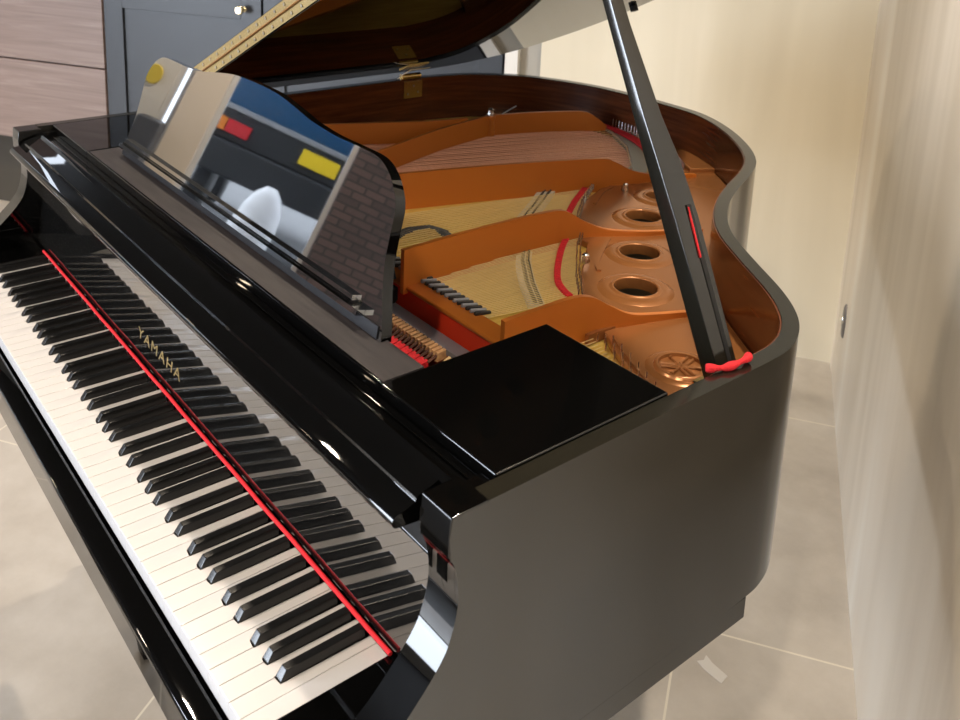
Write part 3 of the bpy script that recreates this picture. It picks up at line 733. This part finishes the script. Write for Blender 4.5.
# agraffes / dampers by the flange
for i in range(44):
    x = .45 + i * .0105
    if x > .90: break
    bm = bmesh.new(); prism(bm, [(.5200, .1400), (.5450, .1400), (.5450, .1450), (.5210, .1465)], 'x', x, x + .0050)
    for v in bm.verts: v.co.x += (v.co.y - .52) * .35
    bm2('agraffe', bm, GRAPH if i % 2 == 0 else GREYM, piano, 40, .0012, 1)
DW = [(.585, .570), (.565, .605), (.556, .641), (.567, .676), (.593, .684), (.627, .674)]
bm = bmesh.new()
for i in range(26):
    p = interp(DW, i / 25)
    tube(bm, [(p.x - .010, p.y - .006, .138), (p.x, p.y, .1425), (p.x + .008, p.y + .010, .138)], .0018, 5)
setp(bm2('damper_wires', bm, GRAPH, piano, 50), kind='stuff')
# ---- lid, folded flap, long hinge
AL = math.radians(26.0); HX, HZ = -.112, .262
lid = empty('lid', (0, 0, 0), None, None); lid.parent = piano; lid.location = Vector((HX, .9, HZ + ZF)) - piano.location; lid['label'] = 'raised polished black lid with its front flap folded back'
def lidpt(s, y, n): return Vector((HX + s * math.cos(AL) - n * math.sin(AL), y, HZ + s * math.sin(AL) + n * math.cos(AL)))
lo_ = offs(out_s, -.012)
pl = [(p.x - HX, p.y) for p in lo_ if p.y > .478]
pl = [(max(s, -.004), y) for s, y in pl]
pl = [(pl[0][0], .478)] + pl + [(pl[-1][0], .478)]
def slab(name, pts, n0, n1, m, par, bev=.003, seg=3):
    bm = bmesh.new(); prism(bm, pts, 'z', n0, n1)
    ed = [e for e in bm.edges if abs(e.verts[0].co.z - e.verts[1].co.z) < 1e-6 and len(e.link_faces) == 2 and e.calc_face_angle(0) > 1]
    if bev: bmesh.ops.bevel(bm, geom=ed, offset=bev, segments=seg, profile=.5, affect='EDGES')
    for v in bm.verts: v.co = lidpt(v.co.x, v.co.y, v.co.z)
    return bm2(name, bm, m, par, 35)
slab('lid_board', pl, 0, .020, BLACK, lid)
slab('lid_flap', [(-.002, .478), (1.462, .478), (1.462, .815), (-.002, .815)], .0225, .0425, BLACK, lid)
HINGEM = mat('hinge_brass', (.85, .68, .34), .25, 1)
bm = bmesh.new()
for n0, n1 in ((.0025, .0185), (.0240, .0405)):
    prism(bm, [(.01, n0), (1.44, n0), (1.44, n1), (.01, n1)], 'y', .4758, .4778)
for v in bm.verts: v.co = lidpt(v.co.x, v.co.y, v.co.z)
hg = bm2('long_hinge', bm, HINGEM, lid, 35)
bm = bmesh.new(); tube(bm, [lidpt(.01, .4752, .0212), lidpt(1.44, .4752, .0212)], .0026, 8); bm2('hinge_pin', bm, mat('bronze_pin', (.55, .28, .10), .35, 1), hg, 50)
bm = bmesh.new()
for i in range(36):
    for n in (.010, .0325):
        c = lidpt(.03 + i * .04 + (.02 if n > .02 else 0), .4750, n); tube(bm, [c + Vector((0, .0008, 0)), c - Vector((0, .0006, 0))], .0032, 8)
bm2('hinge_screws', bm, NICKEL, hg, 40)
bm = bmesh.new()
for s, y in ((.474, 1.478),):
    tube(bm, [lidpt(s, y, -.012), lidpt(s, y, -.0003)], .010, 16)
bm2('lid_buffer', bm, RUBBER, lid, 40)
# ---- small brass hinge at the bass side
hb = box('lid_hinge', -.0875, -.0850, 1.066, 1.124, .196, .2405, BRASS, piano, .0005)
bm = bmesh.new(); prism(bm, [(0.03, 1.050), (.078, 1.050), (.078, 1.112), (.03, 1.112)], 'z', -.0022, -.0003)
for v in bm.verts: v.co = lidpt(v.co.x, v.co.y, v.co.z)
bm2('lid_leaf', bm, BRASS, hb, 35)
bm = bmesh.new()
for k in range(3): tube(bm, [(-.088, 1.058 + k * .020, .254), (-.088, 1.077 + k * .020, .254)], .008, 12)
bm2('knuckle', bm, BRASS, hb, 40)
bm = bmesh.new(); tube(bm, [(-.080, 1.04, .252), (-.076, 1.05, .262), (-.07, 1.075, .2745), (-.07, 1.135, .2765)], .0018, 8); bm2('hinge_pin', bm, NICKEL, hb, 50)
bm = bmesh.new()
for y, z in ((1.078, .207), (1.110, .210), (1.096, .228)): tube(bm, [(-.0852, y, z), (-.0838, y, z)], .0032, 10)
bm2('screws', bm, NICKEL, hb, 40)
# thin loose wire near the tail
bm = bmesh.new(); tube(bm, [(.221, 1.142, .215), (.178, 1.224, .215)], .0013, 6); bm2('lid_cord', bm, GREYM, piano, 50)
# ---- prop
prop = empty('prop', (0, 0, 0), None, None); prop.parent = piano; prop.location = Vector((1.285, .585, .20 + ZF)) - piano.location; prop['label'] = 'black lid prop, slim above and broad below, with red lined slot'
foot = Vector((1.292, .583, .200)); dirp = Vector((-math.sin(AL), 0, math.cos(AL))); LEN = .66
nx = Vector((math.cos(AL), 0, math.sin(AL)))
def pp(s, y, n): return foot + dirp * s + nx * n + Vector((0, y, 0))
def pbox(name, secs, m, par, bev=.002):
    bm = bmesh.new(); rings = []
    for s, y0, y1, n0, n1 in secs: rings.append([bm.verts.new(pp(s, y, n)) for y, n in ((y0, n0), (y1, n0), (y1, n1), (y0, n1))])
    for a, b in zip(rings, rings[1:]):
        for k in range(4): bm.faces.new((a[k], a[(k + 1) % 4], b[(k + 1) % 4], b[k]))
    bm.faces.new(rings[0][::-1]); bm.faces.new(rings[-1]); return bm2(name, bm, m, par, 35, bev)
pbox('prop_stick', [(0, -.020, .017, -.013, .013), (.20, -.020, .022, -.013, .012), (.27, -.020, .020, -.013, .009), (.33, -.020, .012, -.013, .006), (.45, -.020, .004, -.013, .003), (LEN, -.020, .000, -.013, .001)], BLACKR, prop, .0025)
pbox('slot', [(.006, .0010, .0075, .0127, .0137), (.215, .0040, .0115, .0118, .0131)], mat('slot_black', (.002, .002, .002), .6), prop, 0)
pbox('slot_felt', [(.15, .0015, .0040, .0126, .0141), (.212, .0042, .0066, .0121, .0137)], RED, prop, 0)
# prop cup with red felt
bm = bmesh.new(); abox(bm, 1.262, 1.302, .560, .612, .165, .196); bm2('prop_cup', bm, BRASS, piano, 35, .002)
bm = bmesh.new(); cupl = crom([(1.312, .514, .2505), (1.319, .522, .2512), (1.324, .535, .2500), (1.327, .550, .2512), (1.329, .566, .2532), (1.325, .577, .2525)], 4)
for a in (0,):
    tube(bm, cupl, [.0042 + .0012 * math.sin(i * .8) for i in range(len(cupl))], 10)
setp(bm2('cup_felt', bm, RED, piano, 60), 'curled red felt pad by the prop foot')
# ---- legs, lyre
def leg(x, y, tz=-.081):
    bm = bmesh.new()
    for (z, w) in (): pass
    secs = [(tz, .055), (tz - .06, .055), (tz - .075, .045), (-.60, .032), (-.64, .038), (-.655, .03)]
    rings = [[bm.verts.new((x + sx * w, y + sy * w, z)) for sx, sy in ((-1, -1), (1, -1), (1, 1), (-1, 1))] for z, w in secs]
    for a, b in zip(rings, rings[1:]):
        for k in range(4): bm.faces.new((a[k], a[(k + 1) % 4], b[(k + 1) % 4], b[k]))
    bm.faces.new(rings[0][::-1]); bm.faces.new(rings[-1])
    l = bm2('leg', bm, BLACK, piano, 35, .002)
    bm = bmesh.new(); lathe(bm, [(.0001, -.012), (.022, -.012), (.0275, -.008), (.0275, .008), (.022, .012), (.0001, .012)], (x, y + .01, -.6970), 24, 'y')
    bm2('caster', bm, CASTER, l, 40)
leg(.02, .20, -.063); leg(1.16, .20, -.063); leg(.40, 1.25, -.081)
flat('bottom_board', [[(-.085, .6005)] + [(p.x, p.y) for p in inner if p.y > .61] + [(1.315, .6005)]], -.0795, -.060, BLACK, piano)
bm = bmesh.new()
for x in (.54, .66): tube(bm, [(x, .26, -.063), (x, .30, -.60)], .012, 10)
ly_ = bm2('lyre_post', bm, BLACK, piano, 40)
box('lyre_box', .48, .74, .27, .35, -.66, -.60, BLACK, piano, .004)
for x in (.55, .61, .67):
    bm = bmesh.new(); abox(bm, x - .012, x + .012, .17, .269, -.645, -.637); bm2('pedal', bm, BRASS, piano, 40, .002)
